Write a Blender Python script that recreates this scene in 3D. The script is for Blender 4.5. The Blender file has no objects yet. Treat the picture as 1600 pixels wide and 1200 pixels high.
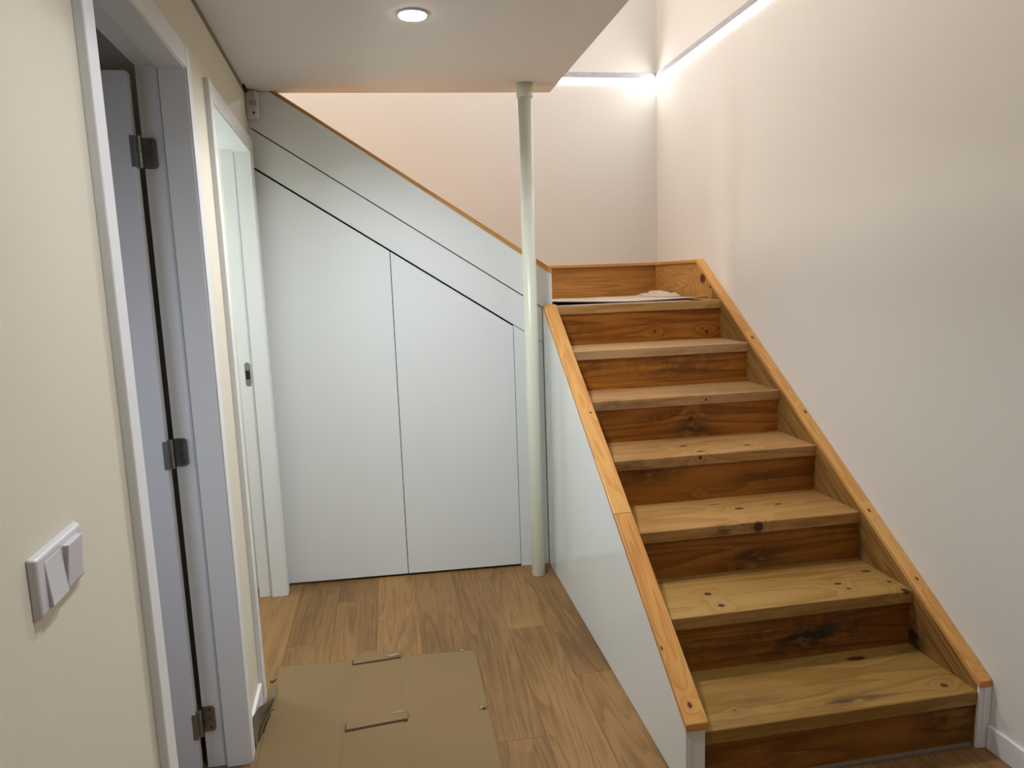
import bpy, bmesh, math, random
from mathutils import Vector, Matrix
random.seed(4)
S = bpy.context.scene
COL = S.collection

# ------------------------------------------------------------------ camera
cam_d = bpy.data.cameras.new('camera')
cam = bpy.data.objects.new('camera', cam_d); COL.objects.link(cam)
Fv = Vector((0.16548, 0.97542, -0.14552)); Rv = Vector((0.98447, -0.17215, -0.03438)); Uv = Vector((0.05859, 0.13757, 0.98876))
M3 = Matrix((Rv, Uv, -Fv)).transposed()
cam.matrix_world = Matrix.Translation((0, 0, 1.4797)) @ M3.to_4x4()
cam_d.sensor_width = 36; cam_d.lens = 1116.74 * 36 / 1600; cam_d.clip_start = .02
S.camera = cam
# ------------------------------------------------------------------ colour management
S.view_settings.view_transform = 'Standard'; S.view_settings.look = 'None'
S.view_settings.gamma = 1; S.view_settings.use_curve_mapping = False
S.view_settings.exposure = 0.35
# ------------------------------------------------------------------ light
W = bpy.data.worlds.new('world'); S.world = W; W.use_nodes = True
W.node_tree.nodes['Background'].inputs[0].default_value = (.75, .85, 1, 1)
W.node_tree.nodes['Background'].inputs[1].default_value = .2
def light(kind, name, loc, power, col, rot=(0, 0, 0), **kw):
    d = bpy.data.lights.new(name, kind); d.energy = power; d.color = col
    for k, v in kw.items(): setattr(d, k, v)
    o = bpy.data.objects.new(name, d); COL.objects.link(o); o.location = loc; o.rotation_euler = rot
    return o
PI = math.pi
LED_E = 26.0
def spot(x, y, p, ang=150): light('SPOT', 'downlight_beam', (x, y, 2.335), p, (.96, 1, 1.08), spot_size=math.radians(ang), spot_blend=1, shadow_soft_size=.06)
spot(.139, 2.535, 78, 158); spot(.139, 1.22, 30, 150); spot(1.0, -.7, 24)
light('AREA', 'upstairs_lamp', (-.9, 3.6, 4.6), 50, (1, .86, .76), size=.5)
light('AREA', 'upstairs_landing_lamp', (1.0, 3.3, 4.6), 20, (.98, 1, 1.05), size=.6)
light('AREA', 'bedroom_window', (-2.0, .75, 1.25), 2.3, (.80, .87, 1), rot=(0, -PI/2+.1, PI/5), size=.8, spread=math.radians(75))
light('POINT', 'bathroom_lamp', (-1.45, 3.22, 1.62), 22, (.86, 1, .97), shadow_soft_size=.13)

# ------------------------------------------------------------------ helpers
def lin(c):
    return tuple(((x/255)/12.92 if x/255 <= .04045 else ((x/255+.055)/1.055)**2.4) for x in c) + (1,)
def nt(name):
    m = bpy.data.materials.new(name); m.use_nodes = True
    return m, m.node_tree.nodes, m.node_tree.links, m.node_tree.nodes['Principled BSDF']
def plain(name, rgb, rough=.5, metal=0, bump=0, bscale=200, var=0, spec=.5):
    m, N, L, b = nt(name)
    b.inputs['Base Color'].default_value = lin(rgb); b.inputs['Roughness'].default_value = rough
    b.inputs['Metallic'].default_value = metal; b.inputs['Specular IOR Level'].default_value = spec
    tc = N.new('ShaderNodeTexCoord')
    if bump:
        n = N.new('ShaderNodeTexNoise'); n.inputs['Scale'].default_value = bscale; n.inputs['Detail'].default_value = 3
        L.new(tc.outputs['Object'], n.inputs['Vector'])
        bp = N.new('ShaderNodeBump'); bp.inputs['Strength'].default_value = bump; bp.inputs['Distance'].default_value = .002
        L.new(n.outputs['Fac'], bp.inputs['Height']); L.new(bp.outputs['Normal'], b.inputs['Normal'])
    if var:
        n = N.new('ShaderNodeTexNoise'); n.inputs['Scale'].default_value = 3; n.inputs['Detail'].default_value = 5
        L.new(tc.outputs['Object'], n.inputs['Vector'])
        mr = N.new('ShaderNodeMapRange'); mr.inputs['To Min'].default_value = 1-var; mr.inputs['To Max'].default_value = 1+var
        L.new(n.outputs['Fac'], mr.inputs['Value'])
        mx = N.new('ShaderNodeVectorMath'); mx.operation = 'SCALE'; mx.inputs[0].default_value = lin(rgb)[:3]
        L.new(mr.outputs[0], mx.inputs['Scale']); L.new(mx.outputs[0], b.inputs['Base Color'])
    return m
def emit(name, rgb, s):
    m, N, L, b = nt(name)
    b.inputs['Emission Color'].default_value = (*rgb, 1); b.inputs['Emission Strength'].default_value = s
    b.inputs['Base Color'].default_value = (.8, .8, .8, 1)
    return m
def wood(name, light_, mid, dark, along=(1, 0, 0), rings=9, wide=5.0, long_=.6, fine=.35, seed=0, knots=(), stains=(), rough=.5,
         random_=False, tone=.0, bump=.12, coat=0.0, rc=.42, tilt=None):
    """pine / oak; knots = (x,y,z, r_along, r_across) and stains = (x,y,z, ra, rb, strength) in the object's own coordinates"""
    m, N, L, b = nt(name)
    def math_(op, a, c=None, v=None, clamp=False):
        n = N.new('ShaderNodeMath'); n.operation = op; n.use_clamp = clamp
        for i, q in ((0, a), (1, c), (2, v)):
            if q is None: continue
            if hasattr(q, 'links'): L.new(q, n.inputs[i])
            else: n.inputs[i].default_value = q
        return n.outputs[0]
    tc = N.new('ShaderNodeTexCoord'); oi = N.new('ShaderNodeObjectInfo')
    P = tc.outputs['Object']
    P0 = P
    if tilt:
        vr = N.new('ShaderNodeVectorRotate'); vr.rotation_type = tilt[0]+'_AXIS'; vr.inputs['Angle'].default_value = tilt[1]; L.new(P, vr.inputs['Vector']); P = vr.outputs[0]
        from mathutils import Euler
        def tl(x, y, z):
            v = Vector((x, y, z)); v.rotate(Matrix.Rotation(tilt[1], 3, tilt[0])); return tuple(v)
        knots = [tl(*k[:3])+tuple(k[3:]) for k in knots]; stains = [tl(*k[:3])+tuple(k[3:]) for k in stains]
    add = N.new('ShaderNodeVectorMath'); add.operation = 'ADD'; L.new(P, add.inputs[0])
    if random_:
        c = N.new('ShaderNodeCombineXYZ'); r = math_('MULTIPLY', oi.outputs['Random'], 53.7)
        for i in range(3): L.new(r, c.inputs[i])
        L.new(c.outputs[0], add.inputs[1])
    else: add.inputs[1].default_value = (seed*3.17, seed*1.73, seed*2.31)
    Q = add.outputs[0]
    A = Vector(along)
    def scaled(vec, al, ac):
        v = N.new('ShaderNodeVectorMath'); v.operation = 'MULTIPLY'; L.new(vec, v.inputs[0])
        v.inputs[1].default_value = tuple(al if abs(A[i]) > .5 else ac for i in range(3)); return v.outputs[0]
    def noise(vec, sc, det=2, rg=.5, dist=0):
        n = N.new('ShaderNodeTexNoise'); L.new(vec, n.inputs['Vector']); n.inputs['Scale'].default_value = sc
        n.inputs['Detail'].default_value = det; n.inputs['Roughness'].default_value = rg; n.inputs['Distortion'].default_value = dist
        return n.outputs['Fac']
    base = noise(scaled(Q, long_, wide), 1, 2.5, .45, .3)
    kmask = None
    for (x, y, z, ra, rb) in knots:
        s = N.new('ShaderNodeVectorMath'); s.operation = 'SUBTRACT'; L.new(P, s.inputs[0]); s.inputs[1].default_value = (x, y, z)
        v = N.new('ShaderNodeVectorMath'); v.operation = 'MULTIPLY'; L.new(s.outputs[0], v.inputs[0])
        v.inputs[1].default_value = tuple(1/ra if abs(A[i]) > .5 else 1/rb for i in range(3))
        ln = N.new('ShaderNodeVectorMath'); ln.operation = 'LENGTH'; L.new(v.outputs[0], ln.inputs[0])
        d = ln.outputs['Value']
        hump = math_('DIVIDE', .42, math_('ADD', 1, math_('MULTIPLY', math_('MULTIPLY', d, d), .30)))
        base = math_('ADD', base, hump)
        mr = N.new('ShaderNodeMapRange'); mr.inputs['From Min'].default_value = .75; mr.inputs['From Max'].default_value = 1.25
        mr.inputs['To Min'].default_value = 1; mr.inputs['To Max'].default_value = 0; L.new(d, mr.inputs['Value'])
        kmask = mr.outputs[0] if kmask is None else math_('MAXIMUM', kmask, mr.outputs[0])
    ring = math_('FRACT', math_('MULTIPLY', base, rings))
    # soft rise, sharp fall: late wood
    ring = math_('POWER', ring, 2.2)
    ring = math_('MULTIPLY', ring, math_('SUBTRACT', 1, math_('POWER', ring, 9)))
    streak = noise(scaled(Q, 6, 240), 1, 3, .6)
    patch = noise(scaled(Q, 1.2, 4), 1, 4, .6)
    f = math_('ADD', math_('MULTIPLY', ring, rc), math_('MULTIPLY', math_('SUBTRACT', streak, .42), fine*2))
    f = math_('ADD', f, math_('MULTIPLY', math_('SUBTRACT', patch, .46), 1.1), None, True)
    cr = N.new('ShaderNodeValToRGB'); L.new(f, cr.inputs[0])
    e = cr.color_ramp.elements; e[0].position = 0; e[0].color = lin(light_); e[1].position = 1; e[1].color = lin(dark)
    k = e.new(.42); k.color = lin(mid)
    colr = cr.outputs[0]
    if tone:
        mrx = N.new('ShaderNodeMapRange'); L.new(oi.outputs['Random'], mrx.inputs['Value'])
        mrx.inputs['To Min'].default_value = 1-tone; mrx.inputs['To Max'].default_value = 1+tone
        sc = N.new('ShaderNodeVectorMath'); sc.operation = 'SCALE'; L.new(colr, sc.inputs[0]); L.new(mrx.outputs[0], sc.inputs['Scale'])
        colr = sc.outputs[0]
    def mix(fac, c1, c2):
        mx = N.new('ShaderNodeMix'); mx.data_type = 'RGBA'; L.new(fac, mx.inputs[0]); L.new(c1, mx.inputs[6]); mx.inputs[7].default_value = c2
        return mx.outputs[2]
    for (x, y, z, ra, rb, st) in stains:
        s = N.new('ShaderNodeVectorMath'); s.operation = 'SUBTRACT'; L.new(P, s.inputs[0]); s.inputs[1].default_value = (x, y, z)
        v = N.new('ShaderNodeVectorMath'); v.operation = 'MULTIPLY'; L.new(s.outputs[0], v.inputs[0])
        v.inputs[1].default_value = tuple(1/ra if abs(A[i]) > .5 else 1/rb for i in range(3))
        ln = N.new('ShaderNodeVectorMath'); ln.operation = 'LENGTH'; L.new(v.outputs[0], ln.inputs[0])
        env = math_('SUBTRACT', 1.15, ln.outputs['Value'], None, True)
        nz = noise(scaled(P, 14, 60), 1, 4, .65)
        nb = noise(P, 12, 3, .6)
        mm = math_('MULTIPLY', math_('SUBTRACT', math_('ADD', nz, nb), .86, None, True), 5, None, True)
        colr = mix(math_('MULTIPLY', math_('MULTIPLY', mm, env), st, None, True), colr, lin((38, 32, 24)))
    if kmask is not None:
        kn = noise(P, 90, 3, .6)
        colr = mix(math_('MULTIPLY', kmask, math_('ADD', .72, math_('MULTIPLY', kn, .4)), None, True), colr, lin((62, 26, 12)))
    L.new(colr, b.inputs['Base Color'])
    b.inputs['Roughness'].default_value = rough
    b.inputs['Specular IOR Level'].default_value = .28
    b.inputs['Coat Weight'].default_value = coat; b.inputs['Coat Roughness'].default_value = .25
    bp = N.new('ShaderNodeBump'); bp.inputs['Strength'].default_value = bump; bp.inputs['Distance'].default_value = .0015
    L.new(math_('ADD', streak, math_('MULTIPLY', ring, -.4)), bp.inputs['Height']); L.new(bp.outputs['Normal'], b.inputs['Normal'])
    return m

def BM(): return bmesh.new()
def box(bm, x0, x1, y0, y1, z0, z1, bev=0, seg=2, f=None):
    vs = [bm.verts.new((x, y, z)) for z in (z0, z1) for (x, y) in ((x0, y0), (x1, y0), (x1, y1), (x0, y1))]
    fs = [(3, 2, 1, 0), (4, 5, 6, 7), (0, 1, 5, 4), (1, 2, 6, 5), (2, 3, 7, 6), (3, 0, 4, 7)]
    faces = [bm.faces.new([vs[i] for i in q]) for q in fs]
    if bev:
        es = list({e for q in faces for e in q.edges})
        bmesh.ops.bevel(bm, geom=es, offset=bev, segments=seg, profile=.5, affect='EDGES')
    return bm
def prism(bm, pts, vec, bev=0, seg=2):
    """polygon pts (3-D, in order) extruded by vec"""
    vec = Vector(vec); a = [bm.verts.new(p) for p in pts]; c = [bm.verts.new(Vector(p)+vec) for p in pts]
    fs = [bm.faces.new(a[::-1]), bm.faces.new(c)]
    n = len(a)
    for i in range(n): fs.append(bm.faces.new((a[i], a[(i+1) % n], c[(i+1) % n], c[i])))
    bmesh.ops.recalc_face_normals(bm, faces=fs)
    if bev:
        es = list({e for q in fs for e in q.edges})
        bmesh.ops.bevel(bm, geom=es, offset=bev, segments=seg, profile=.5, affect='EDGES')
    return bm
def lathe(bm, prof, c=(0, 0, 0), n=40, mat=None):
    rings = []
    for (r, z) in prof:
        rings.append([bm.verts.new((c[0]+r*math.cos(2*PI*i/n), c[1]+r*math.sin(2*PI*i/n), c[2]+z)) for i in range(n)])
    for a, b_ in zip(rings, rings[1:]):
        for i in range(n): bm.faces.new((a[i], a[(i+1) % n], b_[(i+1) % n], b_[i]))
    bm.faces.new(rings[0][::-1]); bm.faces.new(rings[-1])
    bmesh.ops.recalc_face_normals(bm, faces=bm.faces[:])
    return bm
def obj(name, bm, mat, parent=None, smooth=False, org=None, warp=None, label=None):
    """ONE mesh object; vertices are given in world coordinates and re-centred on the object's own origin"""
    if warp:
        for v in bm.verts: v.co = warp(v.co)
    bm.normal_update()
    co = [v.co for v in bm.verts]
    if org is None:
        org = Vector([(min(c[i] for c in co)+max(c[i] for c in co))/2 for i in range(3)])
        if parent is None: org.z = min(c.z for c in co)
    org = Vector(org)
    for v in bm.verts: v.co -= org
    me = bpy.data.meshes.new(name); bm.to_mesh(me); bm.free()
    if smooth:
        for p_ in me.polygons: p_.use_smooth = True
    o = bpy.data.objects.new(name, me); COL.objects.link(o)
    if callable(mat): mat = mat(org)
    me.materials.append(mat)
    if parent is not None:
        o.parent = parent
        q = parent; off = Vector((0, 0, 0))
        while q is not None: off += Vector(q.location); q = q.parent
        o.location = org - off
    else: o.location = org
    if label: o['label'] = label
    return o
def thing(name, label=None, cat=None, loc=(0, 0, 0), group=None, kind=None):
    o = bpy.data.objects.new(name, None); COL.objects.link(o); o.location = loc; o.empty_display_size = .1
    return tag(o, label, cat, group, kind)
def tag(o, label=None, cat=None, group=None, kind=None):
    if label: o['label'] = label
    if cat: o['category'] = cat
    if group: o['group'] = group
    if kind: o['kind'] = kind
    return o
def struct(name, bm, mat, label=None, **kw):
    return tag(obj(name, bm, mat, **kw), label, name.split('_')[0], kind='structure')
# the left wall runs 2.4 degrees off the stairs' axis, the cupboard front as well
def LW(c): return Vector((-.5311-.0417*(c.y-2.5)+c.x, c.y, c.z))        # x = distance out of the wall, y = along it
def CB(c): return Vector((c.x, 3.516-.0426*c.x+c.y, c.z))               # y = distance behind the cupboard front
# ------------------------------------------------------------------ dimensions
XW = 1.748; YB = 4.485; ZC = 2.36; Y0 = 1.7542; G = .2895; O = .0116; TH = .0436; XT0 = .819; XT1 = 1.707
def Z(k): return k*.19 + (0, -.0055, .0023, -.003, -.002, -.0035, -.004, .006)[k]
def Y(k): return Y0 + (k-1)*G

# ------------------------------------------------------------------ materials
m_wall = plain('cream_plaster', (217, 212, 203), .75, bump=.12, bscale=260)
m_wall_l = plain('cream_plaster_left', (216, 209, 190), .7, bump=.12, bscale=260)
m_ceil = plain('ceiling_paint', (230, 226, 222), .85, bump=.08, bscale=200)
m_lacq = plain('white_lacquer', (222, 226, 226), .38, spec=.5)
m_gloss = plain('white_gloss_board', (216, 218, 214), .12, spec=.55)
m_door = plain('white_door_foil', (224, 226, 226), .42)
m_leaf = plain('door_leaf_foil', (214, 216, 220), .45)
m_gask = plain('grey_rubber_gasket', (150, 152, 152), .7)
m_dark = plain('gap_shade_black', (18, 17, 16), .9)  # near-black colour standing in for the shade inside gaps
m_pole = plain('cream_pole_paint', (204, 206, 188), .35)
m_groove_shade = plain('groove_shade_grey', (128, 116, 104), .8)  # grey painted for the shade of the groove under the ceiling
m_white = plain('white_plastic', (202, 200, 202), .3)
m_lens = plain('detector_lens', (168, 164, 164), .35)
m_blk = plain('black_lens', (6, 6, 6), .1)
m_steel = plain('brushed_steel', (150, 150, 148), .36, .9, bump=.1, bscale=400)
m_seal = plain('grey_sealant', (112, 100, 86), .6)
m_paint = plain('white_paint_board', (224, 222, 220), .5)
m_led = emit('led_light', (.94, .965, 1), LED_E)
m_downl = emit('downlight_glow', (1, .98, .95), 14)
m_paper = plain('packing_paper', (184, 166, 148), .8, var=.06)
m_foam = plain('white_foam_sheet', (206, 192, 178), .7)
m_sheet_gap_shade = plain('sheet_gap_shade', (46, 42, 44), .8)  # shade of the gap between the landing sheets, painted dark
m_card = plain('cardboard', (122, 98, 62), .82, bump=.25, bscale=60, var=.05)
m_card_d = plain('cardboard_edge', (116, 92, 62), .9)
m_torn = plain('torn_card_liner', (146, 128, 102), .9, bump=.5, bscale=300)
m_scrap = plain('dusty_card_scrap', (112, 98, 76), .9, bump=.4, bscale=80, var=.15)
def gran():
    m, N, L, b = nt('rough_grey_mortar')
    tc = N.new('ShaderNodeTexCoord'); n = N.new('ShaderNodeTexNoise'); n.inputs['Scale'].default_value = 260; n.inputs['Detail'].default_value = 2
    L.new(tc.outputs['Object'], n.inputs['Vector']); cr = N.new('ShaderNodeValToRGB'); L.new(n.outputs['Fac'], cr.inputs[0])
    cr.color_ramp.elements[0].position = .4; cr.color_ramp.elements[0].color = lin((110, 110, 114))
    cr.color_ramp.elements[1].position = .62; cr.color_ramp.elements[1].color = lin((225, 222, 222))
    L.new(cr.outputs[0], b.inputs['Base Color']); b.inputs['Roughness'].default_value = .9
    bp = N.new('ShaderNodeBump'); bp.inputs['Strength'].default_value = .8; L.new(n.outputs['Fac'], bp.inputs['Height']); L.new(bp.outputs['Normal'], b.inputs['Normal'])
    return m
m_gran = gran()
OAK = dict(along=(0, 1, 0), rings=17, wide=6.5, long_=.45, fine=.42, rc=.33, rough=.42, random_=True, tone=.15, bump=.06)
m_oak = wood('oak_laminate', (142, 106, 64), (112, 82, 46), (72, 50, 28), **OAK)
m_cop = wood('pine_coping', (206, 154, 88), (190, 132, 68), (150, 96, 42), along=(0, 1, 0), rings=7, wide=16, long_=.7, fine=.3, rough=.42, random_=True, bump=.08)
m_cop_x = wood('pine_coping_cross', (206, 156, 92), (190, 136, 72), (150, 98, 44), along=(1, 0, 0), rings=7, wide=16, long_=.7, fine=.3, rough=.42, random_=True, bump=.08)

# ================================================================== SETTING
# walls
bm = BM(); box(bm, XW, XW+.15, -1.6, YB+.15, -.02, 2.664)
struct('wall_right', bm, m_wall, 'cream plastered wall along the right side of the wooden stairs')
bm = BM(); box(bm, XW+.004, XW+.15, -1.6, YB+.15, 2.722, 5.0)
struct('wall_right_upper', bm, m_wall, 'upper cream wall above the light strip on the right side of the stairwell')
bm = BM(); box(bm, -3.1, XW, YB, YB+.15, -.02, 2.664)
struct('wall_back', bm, m_wall, 'cream wall behind the stair landing and the upper flight')
bm = BM(); box(bm, -3.1, XW+.004, YB+.004, YB+.15, 2.722, 5.0)
struct('wall_back_upper', bm, m_wall, 'upper cream wall above the light strip at the back of the stairwell')
bm = BM(); box(bm, -3.1, XW+.15, -1.75, -1.6, -.02, 5.0)
struct('wall_rear', bm, m_wall, 'wall behind the camera')
# left wall with its two openings (local: x out of wall, y along)
LT = -.115
D1a, D1b, D2a, D2b, DZ = 1.42, 2.17, 2.55, 3.425, 2.075
bm = BM()
for (a, b_, z0, z1) in ((-1.6, D1a-.012, -.02, ZC+.0), (D1a-.012, D1b+.012, DZ+.012, ZC), (D1b+.012, D2a-.012, -.02, ZC), (D2a-.012, D2b+.012, DZ+.012, ZC), (D2b+.012, 3.62, -.02, ZC)):
    box(bm, LT, 0, a, b_, z0, z1)
struct('wall_left', bm, m_wall_l, 'cream plastered wall on the left with two white door openings', warp=LW)
bm = BM(); box(bm, -3.2, -3.05, -1.6, YB, -.02, 5.0); box(bm, -3.05, -.66, 2.35, 2.45, -.02, 2.35); box(bm, -3.05, -.70, 3.56, 3.6, -.02, 2.35)
struct('wall_left_rooms', bm, m_wall, 'inner walls of the rooms behind the left doorways')
# ceilings
bm = BM(); prism(bm, [(-3.05, -1.6, ZC), (.83, -1.6, ZC), (.83, 3.516, ZC), (-.62, 3.516+.035+.027, ZC), (-3.05, 3.68, ZC)], (0, 0, .26))
struct('ceiling', bm, m_ceil, 'beige painted ceiling slab with a round downlight, open to the stairwell at its right edge')
bm = BM(); box(bm, .83, XW, -1.6, .6, ZC, ZC+.26)
struct('ceiling_front', bm, m_ceil, 'ceiling in front of the stairwell')
bm = BM(); box(bm, -3.2, XW+.15, -1.75, YB+.15, 5.0, 5.1)
struct('ceiling_upper', bm, m_ceil, 'ceiling high above the stairwell')
bm = BM(); box(bm, 0, .004, 1.2, 3.42, ZC-.018, ZC-.0005)  # flat grey strip stands in for the shadow gap
struct('trim_groove_shade', bm, m_groove_shade, 'narrow grey strip painted as the shadow gap between left wall and ceiling', warp=LW)
bm = BM(); box(bm, .0005, .012, 3.42, 3.50, ZC-.016, ZC-.0004)  # solid dark block stands in for the shade of an open notch
struct('trim_notch_shade', bm, m_dark, 'small dark block painted as the shade of a corner notch above the motion detector', warp=LW)
# floor: base, planks
bm = BM(); box(bm, -3.1, XW, -1.6, YB, -.06, -.010)
fl = struct('floor', bm, m_oak, 'oak laminate floor of long planks running towards the cupboard')
joints = {0: 2.835, -1: 3.375-1.28, -2: 2.45, -3: 3.06, -4: 3.277, -5: 2.90, -6: 2.2, -7: 3.0}
pm = {}
for c in range(-7, 8):
    x0 = .43+.185*c; x1 = x0+.185
    if x0 >= XW-.01: break
    x1 = min(x1, XW-.002)
    j = joints.get(c, 2.0 + (c*.43) % 1.28)
    if c == -1: j = 2.10
    y = j - 1.28*3
    top = 3.55 if x0 < .7 else 1.79
    while y < top:
        a, b_ = max(y, -.9), min(y+1.28, top)
        if b_-a > .03:
            key = (round(x1-x0, 4), round(b_-a, 4))
            if key not in pm:
                bm = BM(); w, l = key
                box(bm, -w/2+.0003, w/2-.0003, -l/2+.0003, l/2-.0003, -.010, 0, bev=.0006, seg=1)
                me = bpy.data.meshes.new('plank'); bm.to_mesh(me); bm.free(); me.materials.append(m_oak); pm[key] = me
            o = bpy.data.objects.new('plank', pm[key]); COL.objects.link(o)
            o.parent = fl; o.location = Vector(((x0+x1)/2, (a+b_)/2, 0)) - fl.location
        y += 1.28
# skirting boards
bm = BM(); box(bm, XW-.012, XW, -1.6, 1.742, 0, .077, bev=.002)
struct('baseboard_right', bm, m_paint, 'white skirting board at the foot of the right wall')
bm = BM(); box(bm, 0, .012, 2.232, 2.494, 0, .085, bev=.002)
struct('baseboard_left', bm, m_paint, 'short white skirting board between the two left doors', warp=LW)
bm = BM(); box(bm, 0, .012, -1.6, 1.352, 0, .085, bev=.002)
struct('baseboard_left', bm, m_paint, 'white skirting board of the left wall in front of the near door', warp=LW)

# ------------------------------------------------------------------ doors
def doorway(name, a, b_, fa, fb, label):
    d = thing(name, label, 'door', LW(Vector((0, a, 0))), kind='structure')
    D = .018
    for (s0, s1) in ((fa, a), (b_, fb)):
        bm = BM(); box(bm, -.001, D, s0+(.004 if s0 == b_ else 0), s1-(.004 if s1 == a else 0), 0, DZ+.068, bev=.003); obj('casing', bm, m_door, d, warp=LW)
    bm = BM(); box(bm, -.001, D-.0015, a-.0035, b_+.0035, DZ+.004, DZ+.066, bev=.003); obj('casing', bm, m_door, d, warp=LW)
    # jamb linings: thick part and, set back behind it, the rebate
    for (s, q) in ((b_, 1), (a, -1)):
        bm = BM(); lo, hi = (s, s+.012) if q > 0 else (s-.012, s)
        box(bm, -.058, 0.012, lo, hi, 0, DZ); obj('jamb', bm, m_door, d, warp=LW)
        bm = BM(); lo, hi = (s+.011, s+.02) if q > 0 else (s-.02, s-.011)
        box(bm, -.118, -.058, lo, hi, 0, DZ+.012); obj('jamb_rebate', bm, m_door, d, warp=LW)
    bm = BM(); box(bm, -.0605, -.0582, b_-.0006, b_+.012, 0, DZ); obj('gasket', bm, m_gask, d, warp=LW)
    bm = BM(); box(bm, -.058, .012, a, b_, DZ, DZ+.012); obj('head_jamb', bm, m_door, d, warp=LW)
    bm = BM(); box(bm, -.118, -.058, a, b_, DZ+.011, DZ+.02); obj('head_rebate', bm, m_door, d, warp=LW)
    return d
d1 = doorway('door_1', D1a, D1b, 1.36, 2.226, 'white framed doorway on the left with its door standing open inwards on three steel hinges')
d2 = doorway('door_2', D2a, D2b, 2.50, 3.482, 'white framed doorway next to the cupboard, with a steel strike plate in its jamb')
# open leaf
bm = BM(); box(bm, -.85, -.131, D1b-.030, D1b+.008, .010, DZ-.012, bev=.0025)
lf = obj('leaf', bm, m_leaf, d1, warp=LW)
for zc in (1.855, 1.012, .165):
    hx = -.116; hy = D1b-.004
    bm = BM()
    lathe(bm, [(.0055, -.043), (.007, -.042), (.007, -.0015), (.0055, -.001), (.0055, .001), (.007, .0015), (.007, .042), (.0055, .043)], (hx-.006, hy-.010, zc), 20)
    h = obj('hinge', bm, m_steel, d1, smooth=False, warp=LW, label='steel hinge barrel')
    bm = BM(); pts = []
    r = .010; x0, x1, z0, z1 = hx-.002, hx+.034, zc-.041, zc+.041
    yy = D1b+.0105
    pts = [(x0, yy, z0)]
    for t in range(5): an = -PI/2 + t*PI/8; pts.append((x1-r+r*math.cos(an), yy, z0+r+r*math.sin(an)))
    for t in range(5): an = t*PI/8; pts.append((x1-r+r*math.cos(an), yy, z1-r+r*math.sin(an)))
    pts.append((x0, yy, z1))
    prism(bm, pts, (0, -.0028, 0)); obj('hinge_plate', bm, m_steel, h, warp=LW)
    bm = BM(); box(bm, hx-.024, hx-.009, D1b-.033, D1b-.030, zc-.041, zc+.041, bev=.001); obj('hinge_plate', bm, m_steel, h, warp=LW)
    for dz in (-.03, 0, .03):
        bm = BM(); lathe(bm, [(.0048, 0), (.0048, .0006), (.003, .0012), (.0015, .0004)], (0, 0, 0), 14)
        for v in bm.verts: v.co = Vector((hx+.020+(.004 if dz else -.002)*0+v.co.x, yy-.0028-v.co.z, zc+dz+v.co.y))
        obj('screw', bm, plain('screw_steel', (110, 110, 108), .3, .9), h, warp=LW)
# strike plate of door 2
def stadium(bm, xc, zc, w, h, y, t):
    r = w/2; pts = []
    for i in range(9): an = PI+i*PI/8; pts.append((xc+r*math.cos(an), y, zc-h/2+r+r*math.sin(an)))
    for i in range(9): an = i*PI/8; pts.append((xc+r*math.cos(an), y, zc+h/2-r+r*math.sin(an)))
    prism(bm, pts, (0, -t, 0))
bm = BM(); stadium(bm, -.082, 1.085, .024, .112, D2b+.011, .0016)
sp = obj('strike_plate', bm, m_steel, d2, warp=LW, label='steel strike plate')
bm = BM(); box(bm, -.091, -.073, D2b+.0090, D2b+.0094, 1.062, 1.104); obj('latch_hole', bm, m_blk, sp, warp=LW)
for dz in (-.042, .042):
    bm = BM(); lathe(bm, [(.0035, 0), (.0035, .0006), (.0015, .0002)], (0, 0, 0), 12)
    for v in bm.verts: v.co = Vector((-.082+v.co.x, D2b+.0094-v.co.z, 1.085+dz+v.co.y))
    obj('screw', bm, m_steel, sp, warp=LW)

# ================================================================== STAIRCASE
st = thing('staircase', 'knotty pine stairs with dark risers and orange copings, rising to a landing', 'staircase', (1.26, Y0, 0))
def pine(name, light_, mid, dark, kn=(), stn=(), **kw):
    def make(org, light_=light_, mid=mid, dark=dark):
        k2 = [(a-org.x, b_-org.y, c-org.z, ra, rb) for a, b_, c, ra, rb in kn]
        s2 = [(a-org.x, b_-org.y, c-org.z, ra, rb, s) for a, b_, c, ra, rb, s in stn]
        return wood(name, light_, mid, dark, knots=k2, stains=s2, **kw)
    return make
TK = {1: [(1.475, 2.007, Z(1), .034, .012), (1.634, 1.806, Z(1), .012, .010), (.95, 1.83, Z(1), .004, .003)],
      2: [(1.03, 2.188, Z(2), .013, .011), (1.035, 2.096, Z(2), .012, .011), (1.50, 2.154, Z(2), .014, .008), (1.512, 2.11, Z(2), .009, .008), (1.66, 2.223, Z(2), .018, .008), (1.68, 2.125, Z(2), .008, .008), (1.684, 2.052, Z(2), .014, .014)],
      3: [(1.295, 2.335, Z(3)-.020, .020, .020), (1.30, 2.49, Z(3), .018, .010), (1.47, 2.50, Z(3), .016, .007), (1.23, 2.56, Z(3), .03, .004)],
      4: [(1.224, 2.673, Z(4), .018, .010), (1.45, 2.713, Z(4), .016, .010), (1.192, 2.778, Z(4), .018, .010), (1.199, 2.625, Z(4)-.012, .008, .008)],
      5: [(1.357, 2.914, Z(5)-.022, .006, .006), (1.05, 2.96, Z(5), .006, .005)],
      6: [(1.30, 3.33, Z(6), .005, .005)], 7: []}
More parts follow.
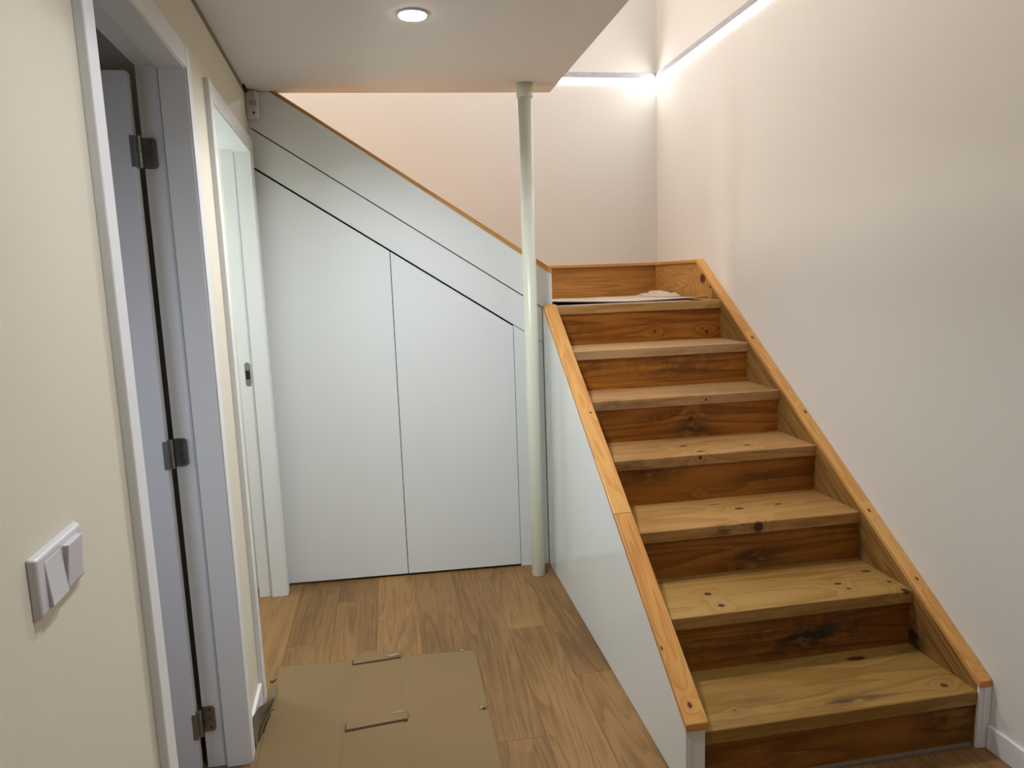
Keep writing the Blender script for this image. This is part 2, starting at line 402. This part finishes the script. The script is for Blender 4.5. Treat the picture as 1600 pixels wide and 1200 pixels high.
TS = {1: [(1.3, 1.80, Z(1), .16, .02, .8), (1.05, 1.85, Z(1), .14, .10, .25)], 2: [(1.2, 2.06, Z(2)-.03, .30, .03, .25)],
      3: [(1.19, 2.335, Z(3)-.02, .10, .03, .9)], 4: [(.95, 2.62, Z(4)-.02, .2, .05, .4)], 5: [(1.5, 3.0, Z(5), .3, .08, .35), (.95, 2.92, Z(5)-.02, .15, .05, .45)],
      6: [(1.5, 3.25, Z(6), .3, .1, .2)], 7: []}
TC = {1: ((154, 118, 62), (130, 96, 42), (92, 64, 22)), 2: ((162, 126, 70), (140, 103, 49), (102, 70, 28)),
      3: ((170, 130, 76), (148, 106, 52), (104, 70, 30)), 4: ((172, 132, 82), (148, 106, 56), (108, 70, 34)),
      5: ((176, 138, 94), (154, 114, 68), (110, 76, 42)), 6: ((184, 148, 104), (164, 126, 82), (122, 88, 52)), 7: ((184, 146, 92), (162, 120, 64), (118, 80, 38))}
for k in range(1, 8):
    yb = Y(k+1)+O+.012 if k < 7 else YB-.021
    bm = BM(); box(bm, XT0-.012, XT1+.008, Y(k), yb, Z(k)-TH, Z(k), bev=.0035, seg=2)
    obj('tread', bm, pine('pine_tread', *TC[k], TK[k], TS[k], along=(1, 0, 0), rings=8, wide=7, long_=.6, fine=.42, seed=k*1.3, rough=.5, bump=.1), st)
RK = {5: [(1.291, 2.924, .842, .010, .010)], 7: [(1.349, 3.503, 1.186, .008, .008), (1.634, 3.503, 1.173, .010, .008), (1.61, 3.503, 1.19, .006, .005)],
      3: [(1.22, 2.345, .39, .005, .005)], 4: [(1.2, 2.63, .60, .004, .004)]}
RS = {1: [(1.62, 1.766, .09, .14, .09, .8), (1.05, 1.766, .06, .3, .05, .35)], 2: [(1.33, 2.055, .26, .30, .085, 1.0), (.9, 2.055, .25, .2, .06, .4)],
      3: [(1.28, 2.345, .43, .16, .07, .8), (1.6, 2.345, .50, .1, .03, .4)], 4: [(.98, 2.634, .69, .2, .05, .6), (1.45, 2.634, .64, .14, .04, .4)],
      5: [(1.30, 2.924, .79, .10, .05, .95), (1.24, 2.924, .85, .22, .04, .7)], 6: [(1.35, 3.21, 1.04, .35, .09, .55), (.9, 3.21, 1.07, .15, .06, .5)],
      7: [(.95, 3.503, 1.22, .12, .06, .3)]}
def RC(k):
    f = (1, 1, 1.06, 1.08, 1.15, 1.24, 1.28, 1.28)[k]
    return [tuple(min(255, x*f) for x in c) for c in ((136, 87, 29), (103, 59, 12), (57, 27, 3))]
for k in range(1, 8):
    lo = 0.0 if k == 1 else Z(k-1)-.004
    bm = BM(); box(bm, XT0-.012, XT1+.008, Y(k)+O, Y(k)+O+.018, lo, Z(k)-TH)
    obj('riser', bm, pine('pine_riser', *RC(k), RK.get(k, []), RS.get(k, []), along=(1, 0, 0), rings=8, wide=9, long_=.6, fine=.3, seed=k*2.7+1, rough=.55, bump=.1), st)
bm = BM(); box(bm, XT0-.004, XT1-.008, Y(1)+O-.012, Y(1)+O, 0, .012, bev=.0015)
obj('sealant_strip', bm, m_seal, st, label='thin grey sealant strip along the floor')
# copings
SL = .6515
def rt(y): return .2215+SL*(y-1.745)          # top surface of the right coping
def lt(y): return .2275+.6495*(y-1.735)       # top surface of the left coping
def slanted(bm, x0, x1, ya, yb, top, th, bev=.0025, vertical_front=True):
    prism(bm, [(x0, ya, top(ya)-th), (x0, yb, top(yb)-th), (x0, yb, top(yb)), (x0, ya, top(ya))], (x1-x0, 0, 0), bev=bev)
RKN = [(1.728, 1.765, .222, .012, .009), (1.722, 3.188, rt(3.188), .012, .006), (1.733, 2.748, rt(2.748), .010, .006), (1.72, 2.3, rt(2.3), .008, .005), (1.725, 2.05, rt(2.05), .008, .005)]
for ya, yb in ((1.745, 2.985), (2.986, 3.79)):
    bm = BM(); slanted(bm, 1.7025, XW-.001, ya, yb, rt, .0225)
    obj('coping', bm, pine('pine_coping_right', (208, 158, 92), (194, 138, 74), (152, 100, 46), [q for q in RKN if ya < q[1] < yb], [], along=(0, 1, 0), rings=8, wide=18, long_=1.2, fine=.3, seed=ya, rough=.42, bump=.06, rc=.5, tilt=('X', -.577)), st)
LKN = [(.785, 1.781, .255, .010, .007), (.76, 1.93, lt(1.93), .007, .004), (.80, 2.805, lt(2.805), .006, .005)]
for ya, yb in ((1.735, 2.364), (2.365, 3.462)):
    bm = BM(); slanted(bm, .7545, .8215, ya, yb, lt, .0225)
    obj('coping', bm, pine('pine_coping_left', (196, 144, 76), (180, 122, 56), (146, 90, 36), [q for q in LKN if ya < q[1] < yb], [], along=(0, 1, 0), rings=9, wide=12, long_=.9, fine=.32, seed=ya*2, rough=.38, bump=.06, rc=.5, tilt=('X', -.577)), st)
# right stringer board under the coping
bm = BM(); prism(bm, [(1.707, 1.758, .0), (1.707, 3.60, 1.20), (1.707, 3.60, rt(3.60)-.022), (1.707, 1.758, rt(1.758)-.022)], (.02, 0, 0))
obj('stringer', bm, pine('pine_stringer', (150, 110, 58), (122, 84, 40), (82, 52, 20), [], [(1.707, 2.03, .22, .08, .06, 1.0), (1.707, 2.33, .42, .04, .04, .6)], along=(0, 1, 0), rings=7, wide=24, long_=.8, fine=.3, seed=3, rough=.55, rc=.7, tilt=('X', -.577)), st)
# left stringer board (inner side)
bm = BM(); prism(bm, [(.800, 1.770, .0), (.800, 3.46, 1.10), (.800, 3.46, lt(3.46)-.023), (.800, 1.770, lt(1.770)-.023)], (.0195, 0, 0))
obj('stringer', bm, wood('pine_stringer_left', (170, 124, 70), (146, 100, 50), (100, 62, 26), along=(0, 1, 0), rings=8, wide=20, long_=.8, seed=5, rough=.55, tilt=('X', -.577)), st)
# landing skirting: back and right boards and their copings
zl = Z(7)
bm = BM(); box(bm, .812, 1.727, YB-.020, YB-.001, zl-.01, 1.5345)
obj('landing_skirting', bm, wood('pine_skirting_back', (190, 138, 72), (160, 108, 48), (112, 68, 24), along=(1, 0, 0), rings=13, wide=16, long_=.5, fine=.3, seed=9, rough=.5), st)
bm = BM(); prism(bm, [(1.727, 3.46, 1.2), (1.727, YB-.001, 1.2), (1.727, YB-.001, 1.5345), (1.727, 3.79-.02, 1.5345), (1.727, 3.46, rt(3.46)-.022)], (.020, 0, 0))
obj('landing_skirting', bm, pine('pine_skirting_right', (190, 146, 84), (166, 118, 60), (120, 78, 32), [(1.727, 3.755, 1.446, .035, .026), (1.727, 3.66, 1.40, .012, .010)], [], along=(0, 1, 0), rings=10, wide=12, long_=1.5, fine=.3, seed=12, rough=.5), st)
bm = BM(); box(bm, .812, 1.716, YB-.030, YB-.001, 1.535, 1.5525, bev=.0015); obj('coping', bm, m_cop_x, st)
bm = BM(); box(bm, 1.7165, XW-.001, 3.791, YB-.001, 1.535, 1.5525, bev=.0015); obj('coping', bm, m_cop, st)
# white boards: glossy side panel, filler and the post under the right coping
bm = BM(); prism(bm, [(.757, 1.742, .003), (.757, 3.478, .003), (.757, 3.478, lt(3.478)-.0235), (.757, 1.742, lt(1.742)-.0235)], (.018, 0, 0), bev=.0008, seg=1)
obj('side_panel', bm, m_gloss, st, label='glossy white side panel of the stairs')
bm = BM(); box(bm, .7752, .8160, 1.746, 1.766, 0, lt(1.746)-.0235); obj('newel_filler', bm, m_paint, st)
bm = BM(); box(bm, 1.7065, 1.7225, 1.748, 1.758, 0, rt(1.748)-.0230, bev=.001); obj('newel_filler', bm, m_paint, st)
bm = BM(); box(bm, 1.7225, XW-.001, 1.7445, 1.758, 0, rt(1.748)-.0235, bev=.002); obj('newel_filler', bm, m_paint, st)
# upper flight going left behind the cupboard front
for i in range(4):
    xr = .70-.27*i; z = zl+.19*(i+1)
    bm = BM(); box(bm, xr-.30, xr+.012, 3.60, YB-.021, z-TH, z, bev=.003); obj('tread', bm, m_cop, st)
    bm = BM(); box(bm, xr-.018, xr, 3.60, YB-.021, z-.19-.002, z-TH); obj('riser', bm, m_cop, st)

# ================================================================== UNDERSTAIR CUPBOARD
cb = thing('understair_cupboard', 'white built-in cupboard under the upper flight with two slanted doors and a pine coping', 'cupboard', CB(Vector((.05, 0, 0))))
T0 = .02
def cline(p, q): return lambda x: p[1]+(q[1]-p[1])*(x-p[0])/(q[0]-p[0])
cop = cline((-.444, 2.361), (.803, 1.508+.0)); cop = cline((-.444, 2.345), (.803, 1.500))
seam = cline((-.582, 2.211), (.661, 1.396)); dl = cline((-.564, 2.0216), (.607, 1.253))
xl = -.576
def panel(name, pts, mat=m_lacq, th=T0, label=None, y=0, bev=.0008):
    bm = BM(); prism(bm, [(x, y, z) for x, z in pts], (0, th, 0), bev=bev, seg=1)
    return obj(name, bm, mat, cb, warp=CB, label=label)
g = .0030
xz = -.444-(2.361-2.345)*1.476
panel('top_panel', [(xl, seam(xl)+g), (.665, seam(.665)+g), (.757, seam(.757)+g), (.757, 1.342), (.8075, 1.342), (.8075, cop(.8075)), (-.46, 2.356), (xl, 2.356)])
panel('band_panel', [(xl, dl(xl)+.005), (.7555, dl(.7555)+.005), (.7555, seam(.7555)-g), (xl, seam(xl)-g)])
panel('door', [(-.5635, .012), (.0255, .012), (.0255, dl(.0255)-.005), (-.5635, dl(-.5635)-.005)])
panel('door', [(.0290, .012), (.6070, .012), (.6070, dl(.607)-.005), (.0290, dl(.029)-.005)])
panel('filler_panel', [(.6095, 0.001), (.7555, .001), (.7555, dl(.7555)+.0015), (.6095, dl(.6095)+.0015)])
panel('edge_filler', [(-.5745, .0), (-.5665, .0), (-.5665, dl(-.5665)+.001), (-.5745, dl(-.5745)+.001)])
panel('gap_shade_backing', [(-.57, .0), (.755, .0), (.755, 1.50), (-.46, 2.32), (-.57, 2.32)], m_dark, .01, y=.024, bev=0)  # near-black backing sheet, painted shade behind the door and panel gaps
bm = BM(); prism(bm, [(-.444-.03, 0, cop(-.474)+.0005), (.8085, 0, cop(.8085)+.0005), (.8085, 0, cop(.8085)+.027), (-.444, 0, 2.3585), (-.474, 0, 2.3585)], (0, .06, 0))
for v in bm.verts: v.co.y -= .002
obj('coping', bm, wood('pine_coping_slanted', (206, 156, 92), (190, 136, 72), (150, 98, 44), along=(1, 0, 0), rings=8, wide=20, long_=.6, tilt=('Y', -.59), rough=.42), cb, warp=CB)
bm = BM(); prism(bm, [(.7875, .0215, 1.342), (.8075, .0215, 1.342), (.8075, .0215, cop(.8075)-.001), (.7875, .0215, cop(.7875)-.001)], (0, .035, 0)); obj('end_filler', bm, m_paint, cb, warp=CB)

# ================================================================== POLE
po = thing('support_pole', 'slim cream painted steel pole standing in front of the cupboard, up to the ceiling', 'pole', (.674, 3.366, 0))
bm = BM(); lathe(bm, [(.0315, 0), (.0325, .003), (.0325, 2.30)], (.674, 3.366, 0), 48); obj('shaft', bm, m_pole, po, smooth=True)
bm = BM(); lathe(bm, [(.0345, 2.297), (.0375, 2.301), (.0375, 2.3595)], (.676, 3.366, 0), 48); obj('collar', bm, m_pole, po, smooth=True)

# ================================================================== LIGHTS AS OBJECTS
def downlight(x, y, label):
    d = thing('downlight', label, 'light', (x, y, ZC))
    bm = BM(); n = 48
    lathe(bm, [(.047, 0), (.052, -.001), (.050, -.006), (.0455, -.007), (.0455, -.0015)], (x, y, ZC), n); obj('bezel', bm, m_white, d, smooth=False)
    bm = BM(); lathe(bm, [(.0450, -.0070), (.0450, -.0095), (.040, -.0110)], (x, y, ZC), n); obj('diffuser', bm, m_downl, d)
downlight(.139, 2.535, 'round glowing white downlight set in the ceiling')
ls = thing('light_strip', 'glowing white LED strip line along the back and right walls above the landing', 'light', (XW, YB, 2.664))
bm = BM(); box(bm, XW-.004, XW+.02, .8, YB, 2.665, 2.688); obj('right_diffuser', bm, m_led, ls)
bm = BM(); box(bm, -2.9, XW-.004, YB-.004, YB+.02, 2.665, 2.688); obj('back_diffuser', bm, m_led, ls)
bm = BM(); box(bm, XW-.009, XW+.03, .8, YB, 2.689, 2.722); obj('right_mortar_edge', bm, m_gran, ls, label='rough grey speckled edge above the strip')
bm = BM(); box(bm, -2.9, XW-.004, YB-.009, YB+.03, 2.689, 2.722); obj('back_mortar_edge', bm, m_gran, ls, label='rough grey speckled edge above the strip')

# ================================================================== MOTION DETECTOR
md = thing('motion_detector', 'small white rounded motion detector with a camera hole in the corner under the ceiling', 'detector', CB(Vector((-.548, -.02, 2.235))))
def rbox(bm, x0, x1, y0, y1, z0, z1, b1, seg=4):
    box(bm, x0, x1, y0, y1, z0, z1, bev=b1, seg=seg)
bm = BM(); rbox(bm, -.5745, -.516, -.044, -.0005, 2.230, 2.354, .0150); obj('housing', bm, m_white, md, smooth=True, warp=CB)
bm = BM(); rbox(bm, -.555, -.5225, -.0452, -.040, 2.286, 2.312, .0015, 2); obj('sensor_window', bm, m_lens, md, warp=CB)
bm = BM(); lathe(bm, [(.0052, 0), (.0052, .0018), (.004, .0026)], (0, 0, 0), 24)
for v in bm.verts: v.co = Vector((-.5385+v.co.x, -.0436-v.co.z, 2.2565+v.co.y))
obj('camera_hole', bm, m_blk, md, warp=CB)
bm = BM(); lathe(bm, [(.0018, 0), (.0018, .001)], (0, 0, 0), 16)
for v in bm.verts: v.co = Vector((-.5385+v.co.x, -.0436-v.co.z, 2.322+v.co.y))
obj('indicator', bm, m_blk, md, warp=CB)
cu = bpy.data.curves.new('lettering', 'FONT'); cu.body = 'AJAX'; cu.size = .009; cu.extrude = .0003; cu.align_x = 'LEFT'
tmp = bpy.data.objects.new('lettering', cu); COL.objects.link(tmp)
me = bpy.data.meshes.new_from_object(tmp.evaluated_get(bpy.context.evaluated_depsgraph_get()))
bpy.data.objects.remove(tmp)
bm = BM(); bm.from_mesh(me)
for v in bm.verts: v.co = Vector((-.5355-v.co.y, -.0443-v.co.z, 2.3265+v.co.x))
obj('lettering', bm, plain('grey_print', (90, 90, 92), .6), md, warp=CB)

# ================================================================== SWITCH
sw = thing('light_switch', 'white double rocker light switch on the left wall beside the near door', 'switch', LW(Vector((0, 1.03, 1.07))))
def Wd(c): return LW(c)
s0, s1, z0, z1 = .948, 1.108, 1.0665, 1.152
bm = BM(); box(bm, 0, .011, s0, s1, z0, z1)
for v in bm.verts:
    if v.co.x > .005:
        v.co.y += .006 if v.co.y < 1.03 else -.006; v.co.z += .005 if v.co.z < 1.1 else -.005
bmesh.ops.bevel(bm, geom=bm.edges[:], offset=.003, segments=3, profile=.5, affect='EDGES')
obj('frame', bm, m_white, sw, warp=LW)
for (a, b_, lo, hi) in ((.974, 1.026, .0165, .0115), (1.034, 1.086, .0125, .0190)):
    bm = BM(); za, zb = 1.076, 1.138
    prism(bm, [(.009, a, za), (lo, a, za), (hi, a, zb), (.009, a, zb)], (0, b_-a, 0), bev=.001); obj('rocker', bm, m_white, sw, warp=LW)

# ================================================================== CARDBOARD
cd = thing('flattened_cardboard', 'large flattened brown cardboard box with creases lying on the laminate floor', 'cardboard', (-.12, 2.2, 0))
CZ = .006
def card_grid(x0, x1, y0, y1, creases_x, creases_y, corners):
    """sheet with shallow creases; corners = (BL, BR, TR, TL) in xy"""
    bm = BM(); nx, ny = 170, 190
    BL, BR, TR, TL = [Vector(c) for c in corners]
    def P(u, v): return (BL*(1-u)+BR*u)*(1-v)+(TL*(1-u)+TR*u)*v
    top = []
    rnd = random.Random(2); ph = [rnd.uniform(0, 6) for _ in range(8)]
    for j in range(ny+1):
        row = []
        for i in range(nx+1):
            p_ = P(i/nx, j/ny); h = CZ
            for cx, w in creases_x:
                h -= .0034*math.exp(-((p_.x-cx-(p_.y-2.2)*-.02)/w)**2)
            for cy, w in creases_y:
                h -= .0026*math.exp(-((p_.y-cy)/w)**2)
            h += .0008*math.sin(p_.x*9+ph[0])*math.sin(p_.y*7+ph[1])+.0004*math.sin(p_.x*31+p_.y*5+ph[2])
            row.append(bm.verts.new((p_.x, p_.y, h)))
        top.append(row)
    for j in range(ny):
        for i in range(nx): bm.faces.new((top[j][i], top[j][i+1], top[j+1][i+1], top[j+1][i]))
    bd = [top[0][i] for i in range(nx+1)]+[top[j][nx] for j in range(1, ny+1)]+[top[ny][i] for i in range(nx-1, -1, -1)]+[top[j][0] for j in range(ny-1, 0, -1)]
    lo = [bm.verts.new((v.co.x, v.co.y, .0008)) for v in bd]; n = len(bd)
    for i in range(n): bm.faces.new((bd[i], lo[i], lo[(i+1) % n], bd[(i+1) % n]))
    return bm
bm = card_grid(0, 0, 0, 0, [(-.018, .006), (-.235, .008)], [(2.300, .006)], [(-.475, 1.72), (.262, 1.72), (.268, 2.69), (-.500, 2.742)])
obj('sheet', bm, m_card, cd, smooth=True)
# wider lower left flap
bm = BM(); prism(bm, [(-.512, 1.74, CZ-.001), (-.470, 1.74, CZ-.001), (-.474, 2.305, CZ-.001), (-.502, 2.315, CZ-.001)], (0, 0, -.004)); obj('flap', bm, m_card, cd)
# strips lying in the slots
def strip(pts, z, th, name='slot_strip'):
    bm = BM(); prism(bm, [(x, y, z) for x, y in pts], (0, 0, th), bev=.0006, seg=1); return obj(name, bm, m_card, cd)
strip([(-.218, 2.262), (-.014, 2.281), (-.012, 2.322), (-.218, 2.300)], CZ+.002, .0035)
strip([(-.212, 2.684), (-.030, 2.698), (-.026, 2.745), (-.110, 2.750), (-.165, 2.775), (-.214, 2.722)], CZ+.002, .0035)
for pts in ([(-.218, 2.257), (-.014, 2.276), (-.014, 2.283), (-.218, 2.264)], [(-.212, 2.679), (-.030, 2.693), (-.030, 2.70), (-.212, 2.686)], [(-.223, 2.258), (-.216, 2.258), (-.216, 2.30), (-.223, 2.30)], [(-.218, 2.68), (-.211, 2.68), (-.211, 2.72), (-.218, 2.72)]):
    bm = BM(); prism(bm, [(x, y, CZ+.0001) for x, y in pts], (0, 0, .0016)); obj('slot_edge', bm, plain('slot_shadow_edge', (72, 54, 36), .95), cd)
def ragged(name, cx, cy, w, h, z, mat, parent, seed, n=10, th=.0015, rise=.003):
    rnd = random.Random(seed); bm = BM(); c = bm.verts.new((cx, cy, z+rise*.5)); vs = []
    for i in range(n):
        a = 2*PI*i/n; r = rnd.uniform(.6, 1.1)
        vs.append(bm.verts.new((cx+w*r*math.cos(a), cy+h*r*math.sin(a), z+rnd.uniform(0, rise))))
    fs = [bm.faces.new((c, vs[i], vs[(i+1) % n])) for i in range(n)]
    r_ = bmesh.ops.extrude_face_region(bm, geom=fs)
    for v in r_['geom']:
        if isinstance(v, bmesh.types.BMVert): v.co.z += th
    bmesh.ops.recalc_face_normals(bm, faces=bm.faces[:])
    return obj(name, bm, mat, parent)
ragged('torn_edge', -.055, 2.712, .028, .010, CZ+.005, m_torn, cd, 3)
ragged('torn_edge', -.045, 2.322, .030, .005, CZ+.004, m_torn, cd, 5)
ragged('torn_edge', .242, 2.289, .014, .010, CZ, m_torn, cd, 7, rise=.005)
ragged('torn_edge', .2525, 2.282, .010, .007, CZ+.002, m_card_d, cd, 8, rise=.008)
ragged('torn_edge', .215, 2.694, .012, .006, CZ, m_torn, cd, 9)
# dusty scraps standing against the wall
def bent(name, pts, mat, label, th=.003, parent=None):
    """pts: grid rows of 3-D points -> thin bent sheet"""
    bm = BM(); V = [[bm.verts.new(p_) for p_ in row] for row in pts]; fs = []
    for a, b_ in zip(V, V[1:]):
        for i in range(len(a)-1): fs.append(bm.faces.new((a[i], a[i+1], b_[i+1], b_[i])))
    r_ = bmesh.ops.extrude_face_region(bm, geom=fs)
    for v in r_['geom']:
        if isinstance(v, bmesh.types.BMVert): v.co += Vector((th*.8, -th*.6, th*.2))
    bmesh.ops.recalc_face_normals(bm, faces=bm.faces[:])
    return obj(name, bm, mat, parent)
def CW(d, s, z): return LW(Vector((d, s, z)))
sc = thing('cardboard_scrap', 'torn dusty cardboard scrap curled up against the skirting board between the left doors', 'scrap', CW(.03, 2.36, 0))
bent('torn_flap', [[CW(.018, 2.235, .004), CW(.020, 2.33, .004), CW(.040, 2.42, .003)],
                   [CW(.014, 2.245, .055), CW(.018, 2.33, .050), CW(.050, 2.42, .040)],
                   [CW(.0135, 2.255, .105), CW(.020, 2.335, .088), CW(.062, 2.42, .068)]], m_scrap, None, parent=sc)
bent('torn_flap', [[CW(.022, 2.27, .003), CW(.025, 2.33, .003), CW(.030, 2.40, .003)],
                   [CW(.028, 2.28, .030), CW(.036, 2.33, .034), CW(.050, 2.40, .040)]], m_card_d, None, parent=sc)
bent('torn_flap', [[CW(.022, 2.45, .002), CW(.024, 2.52, .002), CW(.026, 2.60, .002)], [CW(.050, 2.44, .012), CW(.048, 2.52, .014), CW(.044, 2.60, .012)]], m_scrap, None, parent=sc, th=.0035)
ragged('torn_liner', -.512, 2.655, .014, .026, .001, m_card, sc, 12, rise=.005)

# ================================================================== SHEETS ON THE LANDING
zl = Z(7)
def sheet(name, x0, x1, y0, y1, zf, th, mat, label=None, cat=None, parent=None, nx=40, ny=16):
    bm = BM(); T_ = []
    for j in range(ny+1):
        T_.append([bm.verts.new((x0+(x1-x0)*i/nx, y0(i/nx)+(y1-y0(i/nx))*j/ny, zf(i/nx, j/ny))) for i in range(nx+1)])
    fs = [bm.faces.new((T_[j][i], T_[j][i+1], T_[j+1][i+1], T_[j+1][i])) for j in range(ny) for i in range(nx)]
    r_ = bmesh.ops.extrude_face_region(bm, geom=fs)
    for v in r_['geom']:
        if isinstance(v, bmesh.types.BMVert): v.co.z += th
    bmesh.ops.recalc_face_normals(bm, faces=bm.faces[:])
    return obj(name, bm, mat, parent, smooth=False)
fo = sheet('foam_sheet', .822, 1.55, lambda u: 3.496+.02*u, 4.44, lambda u, v: zl+.0005, .0022, m_foam)
tag(fo, 'thin white foam sheet lying on the landing, lowest layer showing along the step edge', 'sheet')
ps = thing('packing_sheet', 'grey-white packing sheet spread over the stair landing, shade beneath painted as a dark layer', 'sheet', (1.25, 3.9, zl))
zf = lambda u, v: zl+.004+.016*(1-v)**6*abs(1-2.0*u)**1.3*(1 if u < .5 else .55)+.001*math.sin(u*23)*v
yf = lambda u: 3.515+.03*u+.01*math.sin(u*5)
sheet('gap_shade_layer', .822, 1.655, yf, 4.42, zf, .0035, m_sheet_gap_shade, parent=ps)  # dark layer painted for the shaded gap below the paper
sheet('paper_layer', .822, 1.655, lambda u: yf(u)-.001, 4.42, lambda u, v: zf(u, v)+.0037, .0015, m_paper, parent=ps)
rnd = random.Random(21); bm = BM(); nx, ny = 7, 5; V = []
for j in range(ny+1):
    row = []
    for i in range(nx+1):
        u, v = i/nx, j/ny; x = 1.555+.145*u+rnd.uniform(-.01, .01); y = 3.95+.46*v+rnd.uniform(-.02, .02)
        e = math.sin(PI*min(1, max(0, u)))*math.sin(PI*v)
        row.append(bm.verts.new((x, y, zl+.011+(.010*e+rnd.uniform(0, .024)*(e > .1)))))
    V.append(row)
fs = [bm.faces.new((V[j][i], V[j][i+1], V[j+1][i+1], V[j+1][i])) for j in range(ny) for i in range(nx)]
r_ = bmesh.ops.extrude_face_region(bm, geom=fs)
for v in r_['geom']:
    if isinstance(v, bmesh.types.BMVert): v.co.z += .001
bmesh.ops.recalc_face_normals(bm, faces=bm.faces[:])
cp = obj('crumpled_paper', bm, m_paper)
tag(cp, 'crumpled beige packing paper heaped in the back right corner of the landing', 'paper')
